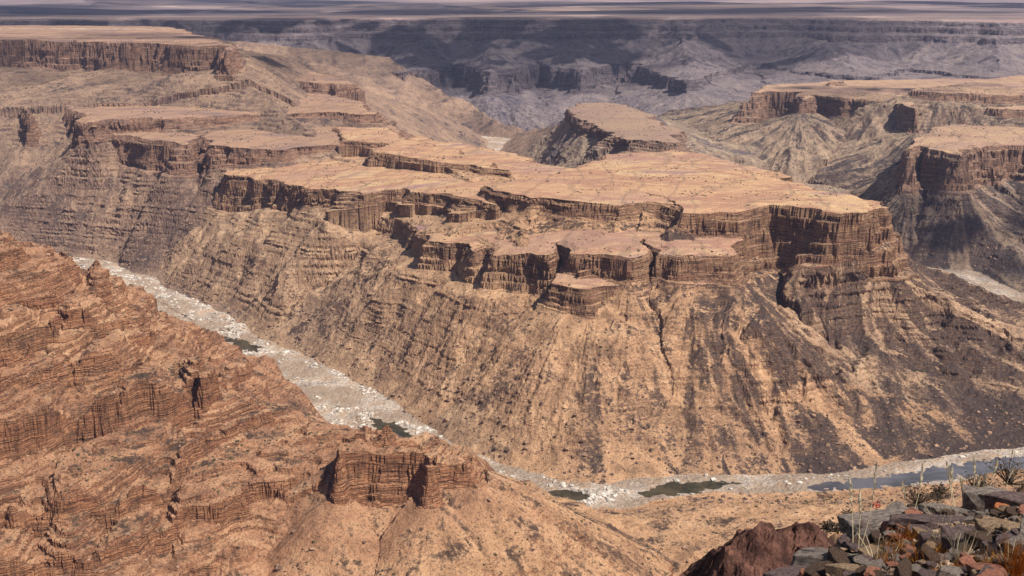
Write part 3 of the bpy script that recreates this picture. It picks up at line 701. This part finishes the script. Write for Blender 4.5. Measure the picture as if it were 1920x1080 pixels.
def foreground():
    soil = simple('dusty stony soil', srgb(96, 76, 60), srgb(160, 124, 92), 5, 0.02, c3=srgb(176, 116, 70))
    xs = np.arange(-4, 9, 0.04).astype(F32); ys = np.arange(-5, 9, 0.04).astype(F32)
    X, Y = np.meshgrid(xs, ys)
    o = grid_mesh('rim_ledge', xs, ys, ledge_h(X, Y), soil)
    tag(o, 'stony ledge at the canyon rim carrying the rubble in the right foreground', 'ledge', kind='structure')
    # red knoll further down the rim
    kn = simple('crumbly dark red rock', srgb(64, 42, 38), srgb(120, 84, 72), 2.2, 0.16, c3=srgb(156, 108, 86))
    peaks = [(pt(1424, 984, 17), 1.5), (pt(1400, 1010, 16.7), 1.3), (pt(1512, 1003, 17.5), 1.1), (pt(1480, 1012, 17.3), 1.0)]
    c = peaks[0][0]; xs = np.arange(c[0] - 5, c[0] + 6, 0.045).astype(F32); ys = np.arange(c[1] - 5, c[1] + 5, 0.045).astype(F32)
    X, Y = np.meshgrid(xs, ys); Z = np.full(X.shape, -1e3, F32)
    for p, sl in peaks:
        r = np.hypot(X - p[0], (Y - p[1]) * 0.8); Z = np.maximum(Z, p[2] + 0.1 - sl * np.sqrt(r * r + 0.02))
    Z = Z + 0.26 * ridged(X, Y, 0.9, 3, 210) + 0.09 * ridged(X, Y, 0.3, 3, 213)
    q_ = Z / 0.16 + 0.6 * pn(X / 0.5, Y / 0.5, 214); Z = Z + (sstep(0.3, 0.6, q_ - np.floor(q_)) - (q_ - np.floor(q_))) * 0.05
    o = grid_mesh('rocky_knoll', xs, ys, Z, kn); tag(o, 'dark red crumbling rock knoll just below the rim', 'rock outcrop', kind='structure')
    # brown shoulder with scrub behind the rubble
    sh = simple('brown stony shoulder', srgb(88, 70, 58), srgb(176, 134, 100), 0.9, 0.1, c3=srgb(190, 140, 100))
    pk = [(1575, 985, 36, .55), (1640, 965, 37, .5), (1700, 950, 38, .5), (1760, 942, 38, .5), (1830, 925, 38, .5), (1880, 905, 37, .6), (1935, 885, 36, .6), (2050, 870, 36, .6)]
    c = pt(1760, 940, 37); xs = np.arange(c[0] - 9, c[0] + 10, 0.09).astype(F32); ys = np.arange(c[1] - 9, c[1] + 6, 0.09).astype(F32)
    X, Y = np.meshgrid(xs, ys); Z = np.full(X.shape, -1e3, F32)
    for u, v, d, sl in pk:
        p = pt(u, v, d); dx_ = X - p[0]; r = np.hypot(np.where(dx_ < 0, dx_ * 2.6, dx_), Y - p[1]); Z = np.maximum(Z, p[2] - sl * np.sqrt(r * r + 0.3) - np.maximum(Y - p[1], 0) * 0.9)
    Z = Z + 0.3 * ridged(X, Y, 1.8, 3, 220) - 0.1
    o = grid_mesh('rim_shoulder', xs, ys, Z, sh); tag(o, 'brown stony shoulder of the rim behind the rubble at the right edge', 'ridge', kind='structure')

    # stones -----------------------------------------------------------
    rk = random.Random(7)
    pal = [('grey', srgb(92, 82, 76), srgb(150, 136, 126)), ('purple grey', srgb(72, 60, 60), srgb(120, 100, 96)), ('dark brown', srgb(58, 46, 40), srgb(98, 78, 66)),
           ('reddish', srgb(120, 76, 62), srgb(176, 122, 100)), ('tan', srgb(108, 88, 70), srgb(168, 140, 112))]
    mats = [simple(n + ' stone', a, b, 9, 0.012, 0.85) for n, a, b in pal]
    orange = simple('orange stone', srgb(160, 88, 50), srgb(206, 130, 84), 9, 0.012)
    def stone_mesh(seed, flat):
        bm = bmesh.new(); r = random.Random(seed)
        m = r.randint(5, 7); off = r.uniform(0, 6.28)
        for i in range(m):
            a = off + (i + r.uniform(-.3, .3)) * 6.283 / m; q = r.uniform(.75, 1.1)
            for zz in (-1, 1):
                qq = q * r.uniform(.82, 1.05)
                bm.verts.new((math.cos(a) * qq, math.sin(a) * qq * .85, zz * flat * r.uniform(.75, 1.2)))
        bmesh.ops.convex_hull(bm, input=bm.verts[:])
        for v in [v for v in bm.verts if not v.link_faces]: bm.verts.remove(v)
        bmesh.ops.bevel(bm, geom=bm.edges[:], offset=0.03, segments=1, affect='EDGES')
        bmesh.ops.triangulate(bm, faces=bm.faces[:])
        bmesh.ops.subdivide_edges(bm, edges=bm.edges[:], cuts=1)
        for v in bm.verts:
            k = v.co * 3 + Vector((seed * 1.3, 0, 0)); v.co += v.co.normalized() * 0.1 * mnoise.noise(k)
            v.co.z += 0.05 * flat * mnoise.noise(Vector((v.co.x * 0.5, v.co.y * 0.5, v.co.z * 14 + seed)))
        me = bpy.data.meshes.new('stone'); bm.to_mesh(me); bm.free(); me.shade_flat(); return me
    shapes = [stone_mesh(i, f) for i, f in enumerate([.16, .24, .2, .34, .13, .45, .28, .18, .22, .15])]
    variants = {}
    def stone(u, v, size, mi, label, group, si=None, lift=0.0, tilt=0.25, kind='rock', rot=None, sxy=(1, 0.75)):
        si = rk.randrange(len(shapes)) if si is None else si
        key = (si, mi)
        if key not in variants:
            me = shapes[si].copy(); me.materials.append(orange if mi == 9 else mats[mi]); variants[key] = me
        p = on_plane(u, v)
        o = bpy.data.objects.new(kind, variants[key]); COL.objects.link(o)
        zg = float(ledge_h(np.array([p[0]], F32), np.array([p[1]], F32))[0])
        o.location = (p[0], p[1], max(zg, p[2] - 0.25) + lift + size * 0.08)
        o.rotation_euler = (rk.uniform(-tilt, tilt) - 0.1, rk.uniform(-tilt, tilt), rk.uniform(0, 6.28) if rot is None else rot)
        o.scale = (size * sxy[0], size * sxy[1], size)
        tag(o, label, 'rock', group); return o
    G = 'stones in the rubble at the right foreground'
    big = [(1865, 940, .2, 0, 5, 'large pale grey boulder at the back right corner of the rubble', (1.3, .8)), (1905, 945, .17, 1, 3, 'purple grey block right of the pale back boulder', (1, .8)),
           (1560, 1055, .23, 0, 7, 'long blue grey slab sloping down at the left edge of the rubble', (1.3, .4)), (1500, 1095, .16, 1, 2, 'broad purple grey slab at the lowest left corner of the rubble', (1.2, .8)),
           (1640, 1010, .2, 0, 1, 'wide pale grey slab behind the tall thin grass stalk', (1.3, .7)), (1690, 985, .17, 1, 4, 'thin purple slab along the back edge of the rubble left of centre', (1.4, .6)),
           (1768, 968, .14, 0, 6, 'pale flat stone on the back edge of the rubble beside the grass', (1.3, .7)), (1800, 1035, .17, 1, 5, 'upright purple grey stone in front of the dark hollow', (.7, .8)),
           (1745, 1000, .17, 1, 0, 'wide purple slab lying in the middle of the rubble', (1.4, .7)), (1870, 1015, .15, 4, 5, 'rounded tan stone right of the dark hollow', (.9, .9)),
           (1470, 1072, .16, 3, 5, 'reddish lump at the left foot of the rubble', (1, 1)), (1588, 1092, .1, 4, 3, 'tan block at the bottom edge beside the long slab', (1, .8))]
    for u, v, s_, mi, si, lab, sxy in big: stone(u, v, s_, mi, lab, G, si, tilt=0.15, rot=rk.uniform(-.4, .4), sxy=sxy)
    stone(1815, 948, .075, 9, 'small bright orange stone under the back grass stalks', G, 3); stone(1878, 962, .075, 9, 'small orange stone below the large pale boulder', G, 5)
    names = [p[0] for p in pal]
    for i in range(290):
        t = rk.random(); u = rk.uniform(1500, 1935); v = rk.uniform(962, 1105)
        lim = 1075 - (u - 1500) * 0.62 if u < 1660 else 966
        if v < lim: continue
        if abs(u - 1785) < 22 and abs(v - 1005) < 16: continue
        mi = rk.choices([0, 1, 2, 3, 4], [3, 4, 4, 2.2, 1.5])[0]
        s_ = rk.choice([.03, .035, .04, .05, .055, .06, .07, .09])
        where = ('front left' if u < 1650 else 'front middle' if u < 1790 else 'front right') if v > 1025 else ('back left' if u < 1700 else 'back middle' if u < 1820 else 'back right')
        stone(u, v, s_, mi, 'small flat %s stone in the %s of the foreground rubble' % (names[mi], where), 'small %s stones in the %s of the rubble' % (names[mi], where), lift=rk.uniform(0, .035), tilt=0.35)

    # gravel and chips between the stones, too many to count
    rg = np.random.RandomState(4); n = 20000
    gx = np.concatenate([rg.uniform(0.8, 5.2, n), rg.uniform(-2.5, 6, n)]); gy = np.concatenate([rg.uniform(3.6, 8.2, n), rg.uniform(-2, 5, n)]); pr = rg.permutation(2 * n); gx = gx[pr]; gy = gy[pr]
    dd, _, _, _, ii = poly_dist(gx.astype(F32), gy.astype(F32), LEDGE, True); k = ii & (pn(gx * 1.6, gy * 1.6, 230) > -0.25); gx = gx[k][:n]; gy = gy[k][:n]; n = len(gx)
    gz = ledge_h(gx.astype(F32), gy.astype(F32)); S = 0.006 + 0.022 * rg.rand(n) ** 3
    tv = np.array([(1, 0, -.3), (-.5, .87, -.3), (-.5, -.87, -.3), (.3, .5, .4), (.2, -.6, .35), (-.7, .1, .3)]); tf = np.array([(0, 1, 3), (1, 5, 3), (1, 2, 5), (2, 4, 5), (2, 0, 4), (0, 3, 4), (3, 5, 4)])
    V = tv[None] * (1 + .4 * rg.uniform(-1, 1, (n, 6, 3))) * S[:, None, None]; a = rg.uniform(0, 6.28, n); ca, sa = np.cos(a)[:, None], np.sin(a)[:, None]
    V = np.stack([V[..., 0] * ca - V[..., 1] * sa + gx[:, None], V[..., 0] * sa + V[..., 1] * ca + gy[:, None], V[..., 2] + gz[:, None] + .003], -1)
    Fc = (tf[None] + (np.arange(n) * 6)[:, None, None]).reshape(-1, 3)
    me = bpy.data.meshes.new('gravel'); me.vertices.add(n * 6); me.vertices.foreach_set('co', V.astype(F32).ravel()); me.loops.add(len(Fc) * 3); me.loops.foreach_set('vertex_index', Fc.ravel().astype(np.int32))
    me.polygons.add(len(Fc)); me.polygons.foreach_set('loop_start', np.arange(0, len(Fc) * 3, 3, dtype=np.int32)); me.update(calc_edges=True); me.shade_flat(); me.materials.append(simple('mixed gravel', srgb(92, 76, 66), srgb(176, 150, 128), 14, 0, c3=srgb(150, 96, 70)))
    o = bpy.data.objects.new('gravel', me); COL.objects.link(o); tag(o, 'loose chips and gravel between the foreground stones', 'gravel', kind='stuff')

    # grasses ----------------------------------------------------------
    straw = simple('dry straw', srgb(190, 168, 128), srgb(226, 210, 178), 20, 0)
    seedm = simple('pale seed plume', srgb(206, 190, 156), srgb(240, 230, 206), 30, 0)
    rust = simple('rusty dry grass', srgb(150, 92, 36), srgb(206, 142, 66), 20, 0)
    redm = simple('red leaf', srgb(110, 24, 24), srgb(150, 44, 36), 20, 0); green = simple('dull green leaf', srgb(70, 76, 36), srgb(110, 112, 60), 20, 0)
    def tube(bm, pts, rad, sides=4):
        rings = []
        for i, p in enumerate(pts):
            a = pts[min(i + 1, len(pts) - 1)] - pts[max(i - 1, 0)]; a.normalize()
            b = a.cross(Vector((0.3, 1, 0.1))).normalized(); c = a.cross(b); r = rad[i]
            rings.append([bm.verts.new(p + (b * math.cos(k * 6.2832 / sides) + c * math.sin(k * 6.2832 / sides)) * r) for k in range(sides)])
        for A, B in zip(rings, rings[1:]):
            for k in range(sides): bm.faces.new((A[k], A[(k + 1) % sides], B[(k + 1) % sides], B[k]))
    def obj(name, bm, mat, parent):
        me = bpy.data.meshes.new(name); bm.to_mesh(me); bm.free(); me.materials.append(mat)
        o = bpy.data.objects.new(name, me); COL.objects.link(o); o.parent = parent; return o
    def curve_pts(base, tip, sag, n=9):
        return [base.lerp(tip, i / (n - 1)) + Vector((sag * math.sin(math.pi * i / (n - 1) * 0.9), 0, 0)) for i in range(n)]
    def grass(label, stems, seed, mat=None, plume=True, group='dry grass stalks in the foreground'):
        """stems: (base u, base v, tip u, tip v)"""
        r = random.Random(seed); b0 = on_plane(stems[0][0], stems[0][1])
        e = bpy.data.objects.new('grass_clump', None); COL.objects.link(e); e.location = b0; e.empty_display_size = 0.1
        tag(e, label, 'grass', group)
        for bu, bv, tu, tv in stems:
            b = Vector(on_plane(bu, bv)); d = math.hypot(b.x, b.y); tp = Vector(pt(tu, tv, d + r.uniform(-.08, .08)))
            bl = b - e.location - Vector((0, 0, 0.02)); tl = tp - e.location
            L = (tl - bl).length; pts = curve_pts(bl, tl, r.uniform(-.06, .06) * L)
            bm = bmesh.new(); tube(bm, pts, [0.0022 - 0.0012 * i / 8 for i in range(9)])
            st = obj('stalk', bm, mat or straw, e)
            if plume:
                bm = bmesh.new(); n0 = 6
                ax = (pts[8] - pts[5]); 
                for k in range(26):
                    q = pts[5] + ax * (k / 26.0) ** 0.9
                    side = Vector((r.gauss(0, 1), r.gauss(0, 1), 0)).normalized() * (0.008 * math.sin(0.4 + 2.5 * k / 26))
                    tube(bm, [q, q + side + ax.normalized() * 0.012, q + side * 1.4 + ax.normalized() * 0.026], [0.0012, 0.0026, 0.0006], 3)
                obj('seed_head', bm, seedm, e)
    grass('tallest feathery stalk bending right above the river bend', [(1606, 1045, 1640, 872), (1600, 1040, 1594, 900), (1608, 1050, 1612, 920)], 1)
    grass('feathery stalk leaning over the blue water', [(1702, 985, 1728, 874), (1700, 985, 1690, 905)], 2)
    grass('close bunch of three upright stalks behind the rubble', [(1788, 955, 1776, 870), (1792, 955, 1786, 878), (1796, 958, 1780, 884)], 3)
    grass('single plumed stalk rising from the small orange stone', [(1812, 948, 1804, 898)], 4)
    grass('tall stalk leaning right in the middle of the back grasses', [(1822, 945, 1826, 864), (1826, 945, 1836, 900)], 5)
    grass('stalk bent right left of the large pale boulder', [(1846, 932, 1868, 868), (1842, 932, 1850, 890)], 6)
    grass('rightmost stalk leaning over the large pale boulder', [(1882, 925, 1900, 880)], 7)
    grass('bare thin stalks crossing the long blue grey slab', [(1640, 1060, 1606, 1000), (1642, 1062, 1622, 1000), (1644, 1060, 1652, 1000)], 8, plume=False)
    grass('bare stalks at the right front of the rubble', [(1890, 1075, 1905, 1010), (1884, 1078, 1872, 1020), (1892, 1075, 1890, 1015)], 9, plume=False)
    def tuft(label, u, v, hh, n, seed, mat, name='grass_tuft', group='rusty grass tufts in the rubble', cat='grass'):
        r = random.Random(seed); p = on_plane(u, v); bm = bmesh.new()
        for i in range(n):
            a = r.uniform(0, 6.28); b = Vector((math.cos(a), math.sin(a), 0)) * r.uniform(0, hh * .25); t_ = b * r.uniform(1.5, 3.6) + Vector((0, 0, hh * r.uniform(.5, 1)))
            tube(bm, curve_pts(b, t_, r.uniform(-.02, .02), 5), [.0016, .0016, .0014, .001, .0004], 3)
        me = bpy.data.meshes.new(name); bm.to_mesh(me); bm.free(); me.materials.append(mat)
        o = bpy.data.objects.new(name, me); COL.objects.link(o); o.location = p; tag(o, label, cat, group)
    tuft('rusty orange tuft standing in the middle of the rubble', 1697, 1025, .13, 60, 1, rust)
    tuft('rusty tuft at the bottom edge left of the dark hollow', 1730, 1078, .14, 90, 2, rust)
    tuft('small rusty tuft at the foot of the thin stalks', 1655, 1068, .1, 60, 3, rust)
    for k in range(14):
        uu = rk.uniform(1600, 1915); vv = rk.uniform(985, 1075)
        tuft('thin straw coloured grass sprouting among the rubble stones', uu, vv, rk.uniform(.07, .16), 18, 60 + k, straw, group='thin straw grass among the stones')
    for k in range(16):
        uu = rk.uniform(1640, 1915); vv = rk.uniform(1030, 1085)
        tuft('thin rusty grass sprouting between stones at the front of the rubble', uu, vv, rk.uniform(.05, .1), 26, 20 + k, rust, group='thin rusty grass between the front stones')
    tuft('wide rusty tuft in the bottom right corner', 1905, 1080, .16, 110, 4, rust)
    tuft('low rusty tuft right of the dark hollow near the bottom', 1850, 1085, .12, 70, 5, rust)
    tuft('small rusty tuft on the left end of the back edge', 1628, 992, .07, 40, 6, rust)
    # small red and green plant
    p = on_plane(1640, 978); e = bpy.data.objects.new('small_plant', None); COL.objects.link(e); e.location = p; tag(e, 'tiny plant with dark red leaves over a green base on the back edge', 'plant')
    r = random.Random(5)
    for nm, mt, z0, z1, n, w in (('red_leaves', redm, .04, .12, 26, .016), ('green_leaves', green, .0, .05, 22, .024)):
        bm = bmesh.new()
        for i in range(n):
            c = Vector((r.gauss(0, w), r.gauss(0, w), r.uniform(z0, z1))); d = Vector((r.gauss(0, 1), r.gauss(0, 1), .8)).normalized() * .014; s_ = d.cross(Vector((0, 0, 1))).normalized() * .006
            vs = [bm.verts.new(c - d), bm.verts.new(c + s_), bm.verts.new(c + d), bm.verts.new(c - s_)]; bm.faces.new(vs)
        obj(nm, bm, mt, e)
    bm = bmesh.new(); tube(bm, [Vector((0, 0, 0)), Vector((.003, 0, .06)), Vector((0, 0, .12))], [.002, .002, .001]); obj('stem', bm, rust, e)
    # dark bushes on the shoulder
    bushm = simple('dry dark bush twigs', srgb(46, 38, 34), srgb(92, 76, 60), 3, 0)
    for u, v, d, rad, lab in ((1722, 925, 37.5, .75, 'dark dry bush on the shoulder below the river bend'), (1895, 880, 36.5, 1.0, 'large dark bush at the right edge above the pale boulder'), (1760, 922, 38, .5, 'small dark bush between the grasses and the water'),
                         (1590, 968, 36, .45, 'dark bush at the left end of the brown shoulder'), (1560, 985, 30, .35, 'lowest small dark bush beside the red knoll'), (1835, 905, 38, .7, 'rounded dark bush left of the largest bush')):
        p = pt(u, v, d); e = bpy.data.objects.new('bush', None); COL.objects.link(e); e.location = p - np.array((0, 0, rad * .5)); tag(e, lab, 'bush', 'dark bushes on the brown shoulder')
        r = random.Random(int(u)); bm = bmesh.new(); b2 = bmesh.new()
        for i in range(38):
            a = r.uniform(0, 6.28); el = r.uniform(.15, 1.5); L = rad * r.uniform(.6, 1.1); t_ = Vector((math.cos(a) * math.cos(el), math.sin(a) * math.cos(el), math.sin(el))) * L
            tube(b2, curve_pts(Vector((0, 0, 0)), t_, r.uniform(-.1, .1) * rad, 5), [.02, .016, .012, .008, .004], 3)
            for k in range(9):
                c = t_ * r.uniform(.45, 1.05) + Vector((r.gauss(0, .09), r.gauss(0, .09), r.gauss(0, .07))) * rad * 1.3
                q = Vector((r.gauss(0, 1), r.gauss(0, 1), r.gauss(0, 1))).normalized() * .05; w = q.orthogonal().normalized() * .02
                bm.faces.new([bm.verts.new(c - q), bm.verts.new(c + w), bm.verts.new(c + q), bm.verts.new(c - w)])
        obj('twigs', b2, bushm, e); obj('leaves', bm, bushm, e)

def water_poly(name, pix, z, mat, label):
    pts = [at(u, v, z) for u, v in pix]
    # smooth outline (Chaikin)
    for _ in range(2):
        q = []
        for i in range(len(pts)):
            a, b = pts[i], pts[(i + 1) % len(pts)]
            q.append((a[0] * .75 + b[0] * .25, a[1] * .75 + b[1] * .25)); q.append((a[0] * .25 + b[0] * .75, a[1] * .25 + b[1] * .75))
        pts = q
    n = len(pts); ar = sum(pts[i][0] * pts[(i + 1) % n][1] - pts[(i + 1) % n][0] * pts[i][1] for i in range(n)); sg = 1 if ar > 0 else -1
    q = []
    for i in range(n):
        tx, ty = pts[(i + 1) % n][0] - pts[i - 1][0], pts[(i + 1) % n][1] - pts[i - 1][1]; L = math.hypot(tx, ty) + 1e-6
        q.append((pts[i][0] + sg * ty / L * 9, pts[i][1] - sg * tx / L * 9))
    pts = q
    bm = bmesh.new(); f = bm.faces.new([bm.verts.new((x, y, z)) for x, y in pts]); bmesh.ops.triangulate(bm, faces=[f]); bmesh.ops.recalc_face_normals(bm, faces=bm.faces[:])
    for f in bm.faces:
        if f.normal.z < 0: f.normal_flip()
    me = bpy.data.meshes.new(name); bm.to_mesh(me); bm.free(); me.materials.append(mat)
    o = bpy.data.objects.new(name, me); COL.objects.link(o); tag(o, label, 'water', kind='structure')
# ------------------------------------------------------------------ assemble
M = make_materials()
TO_SUN = light()
made = build_terrain()
LBL = dict(riverbed=('pale boulder strewn riverbed winding along the canyon floor', 'riverbed'),
    canyon_slope=('lower canyon floor of bare ground beyond the talus', 'canyon floor'),
    central_mesa=('large flat topped mesa of orange rock inside the river bend', 'mesa'),
    left_mesa=('tall stepped mesa at the upper left with a dark top cliff', 'mesa'),
    middle_butte=('small butte with short cliffs in the middle distance behind the large mesa', 'butte'),
    right_mesa=('shaded stepped mesas at the right edge beyond the large mesa', 'mesa'),
    far_wall=('long hazy blue grey canyon wall along the horizon', 'canyon wall'),
    near_ridge=('near orange stepped ridge and talus spurs at the lower left', 'ridge'),
    plain=('flat dusty plain reaching to the horizon beyond the far rim', 'plain'))
for n, o in made.items():
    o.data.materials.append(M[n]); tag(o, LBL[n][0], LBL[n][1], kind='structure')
haze()
F = FIELD
pale = simple('water worn boulder', srgb(130, 120, 110), srgb(212, 202, 190), 0.12, 0); brown = simple('fallen rock', srgb(74, 60, 54), srgb(164, 132, 108), 0.1, 0); scrub = simple('low scrub', srgb(58, 50, 38), srgb(92, 82, 60), 0.3, 0)
isbed = F['ID'] == IDN['riverbed']
scatter('river_boulders', 'pale grey and white boulders heaped along the riverbed', 'boulders', isbed & (F['DR'] <= 0) & (F['Z'] > POOLZ + 0.2), 6000, 0.7, 3.4, 0.55, pale, 1, weight=(1.0 * (F['X'] < 120) + 0.25) * np.clip(0.25 + 2 * pn(F['X'] / 40, F['Y'] / 40, 300), 0.02, 2))
scatter('bank_boulders', 'brown boulders scattered on the lower talus above the riverbed', 'boulders', (F['DR'] > 0) & (F['DR'] < 70) & (F['TOPM'] < .5), 7000, 0.6, 3.2, 0.6, brown, 2)
scatter('talus_boulders', 'fallen rock blocks scattered over the talus slopes', 'boulders', (F['TOPM'] < .5) & (F['CL'] < .5) & (F['DR'] > 40) & (F['G'] < 1.0), 12000, 0.5, 2.3, 0.6, brown, 3)
scatter('scrub', 'low dark desert scrub dotted over slopes and mesa tops', 'scrub', (F['CL'] < .5) & (F['DR'] > 4) & (F['G'] < 0.9), 20000, 0.5, 1.7, 0.7, scrub, 4, weight=(1 - 0.6 * (F['TOPM'] > .5)) * np.clip(0.15 + 2.2 * pn(F['X'] / 70, F['Y'] / 70, 301) + 0.6 * pn(F['X'] / 14, F['Y'] / 14, 302), 0.02, 2))
foreground()
for i, (px, lab) in enumerate(POOLS): water_poly('river_pool' if i != 3 else 'river', px, POOLZ, M['water'] if i != 3 else M['riverwater'], lab)
cloud(740, 120, 200, 1900, 620, 0.0, 0.86, 3, 'broad white cloud shading the far canyon wall')
cloud(180, 100, 330, 900, 480, 0.0, 0.86, 4, 'white cloud shading the tall left mesa')
cloud(1500, 270, 100, 420, 260, 0.0, 0.86, 6, 'small unseen cloud added to shade the stepped mesas at the right')  # out of view, added to darken the right mesas
cloud(1900, 400, 100, 300, 200, 0.0, 0.82, 7, 'small unseen cloud added to shade the dark cliffs at the right edge')  # also unseen, added for its shadow on the edge cliffs
cloud(300, 22, 370, 6500, 2600, 0.0, 0.78, 8, 'long cloud shading the plain at the left of the horizon', 2600)
cloud(1200, 8, 370, 7500, 3600, 0.0, 0.78, 9, 'long cloud shading the plain at the right of the horizon', 2600)
sc.cycles.volume_bounces = 0
sc.cycles.max_bounces = 4
print('script time', time.time() - T0)
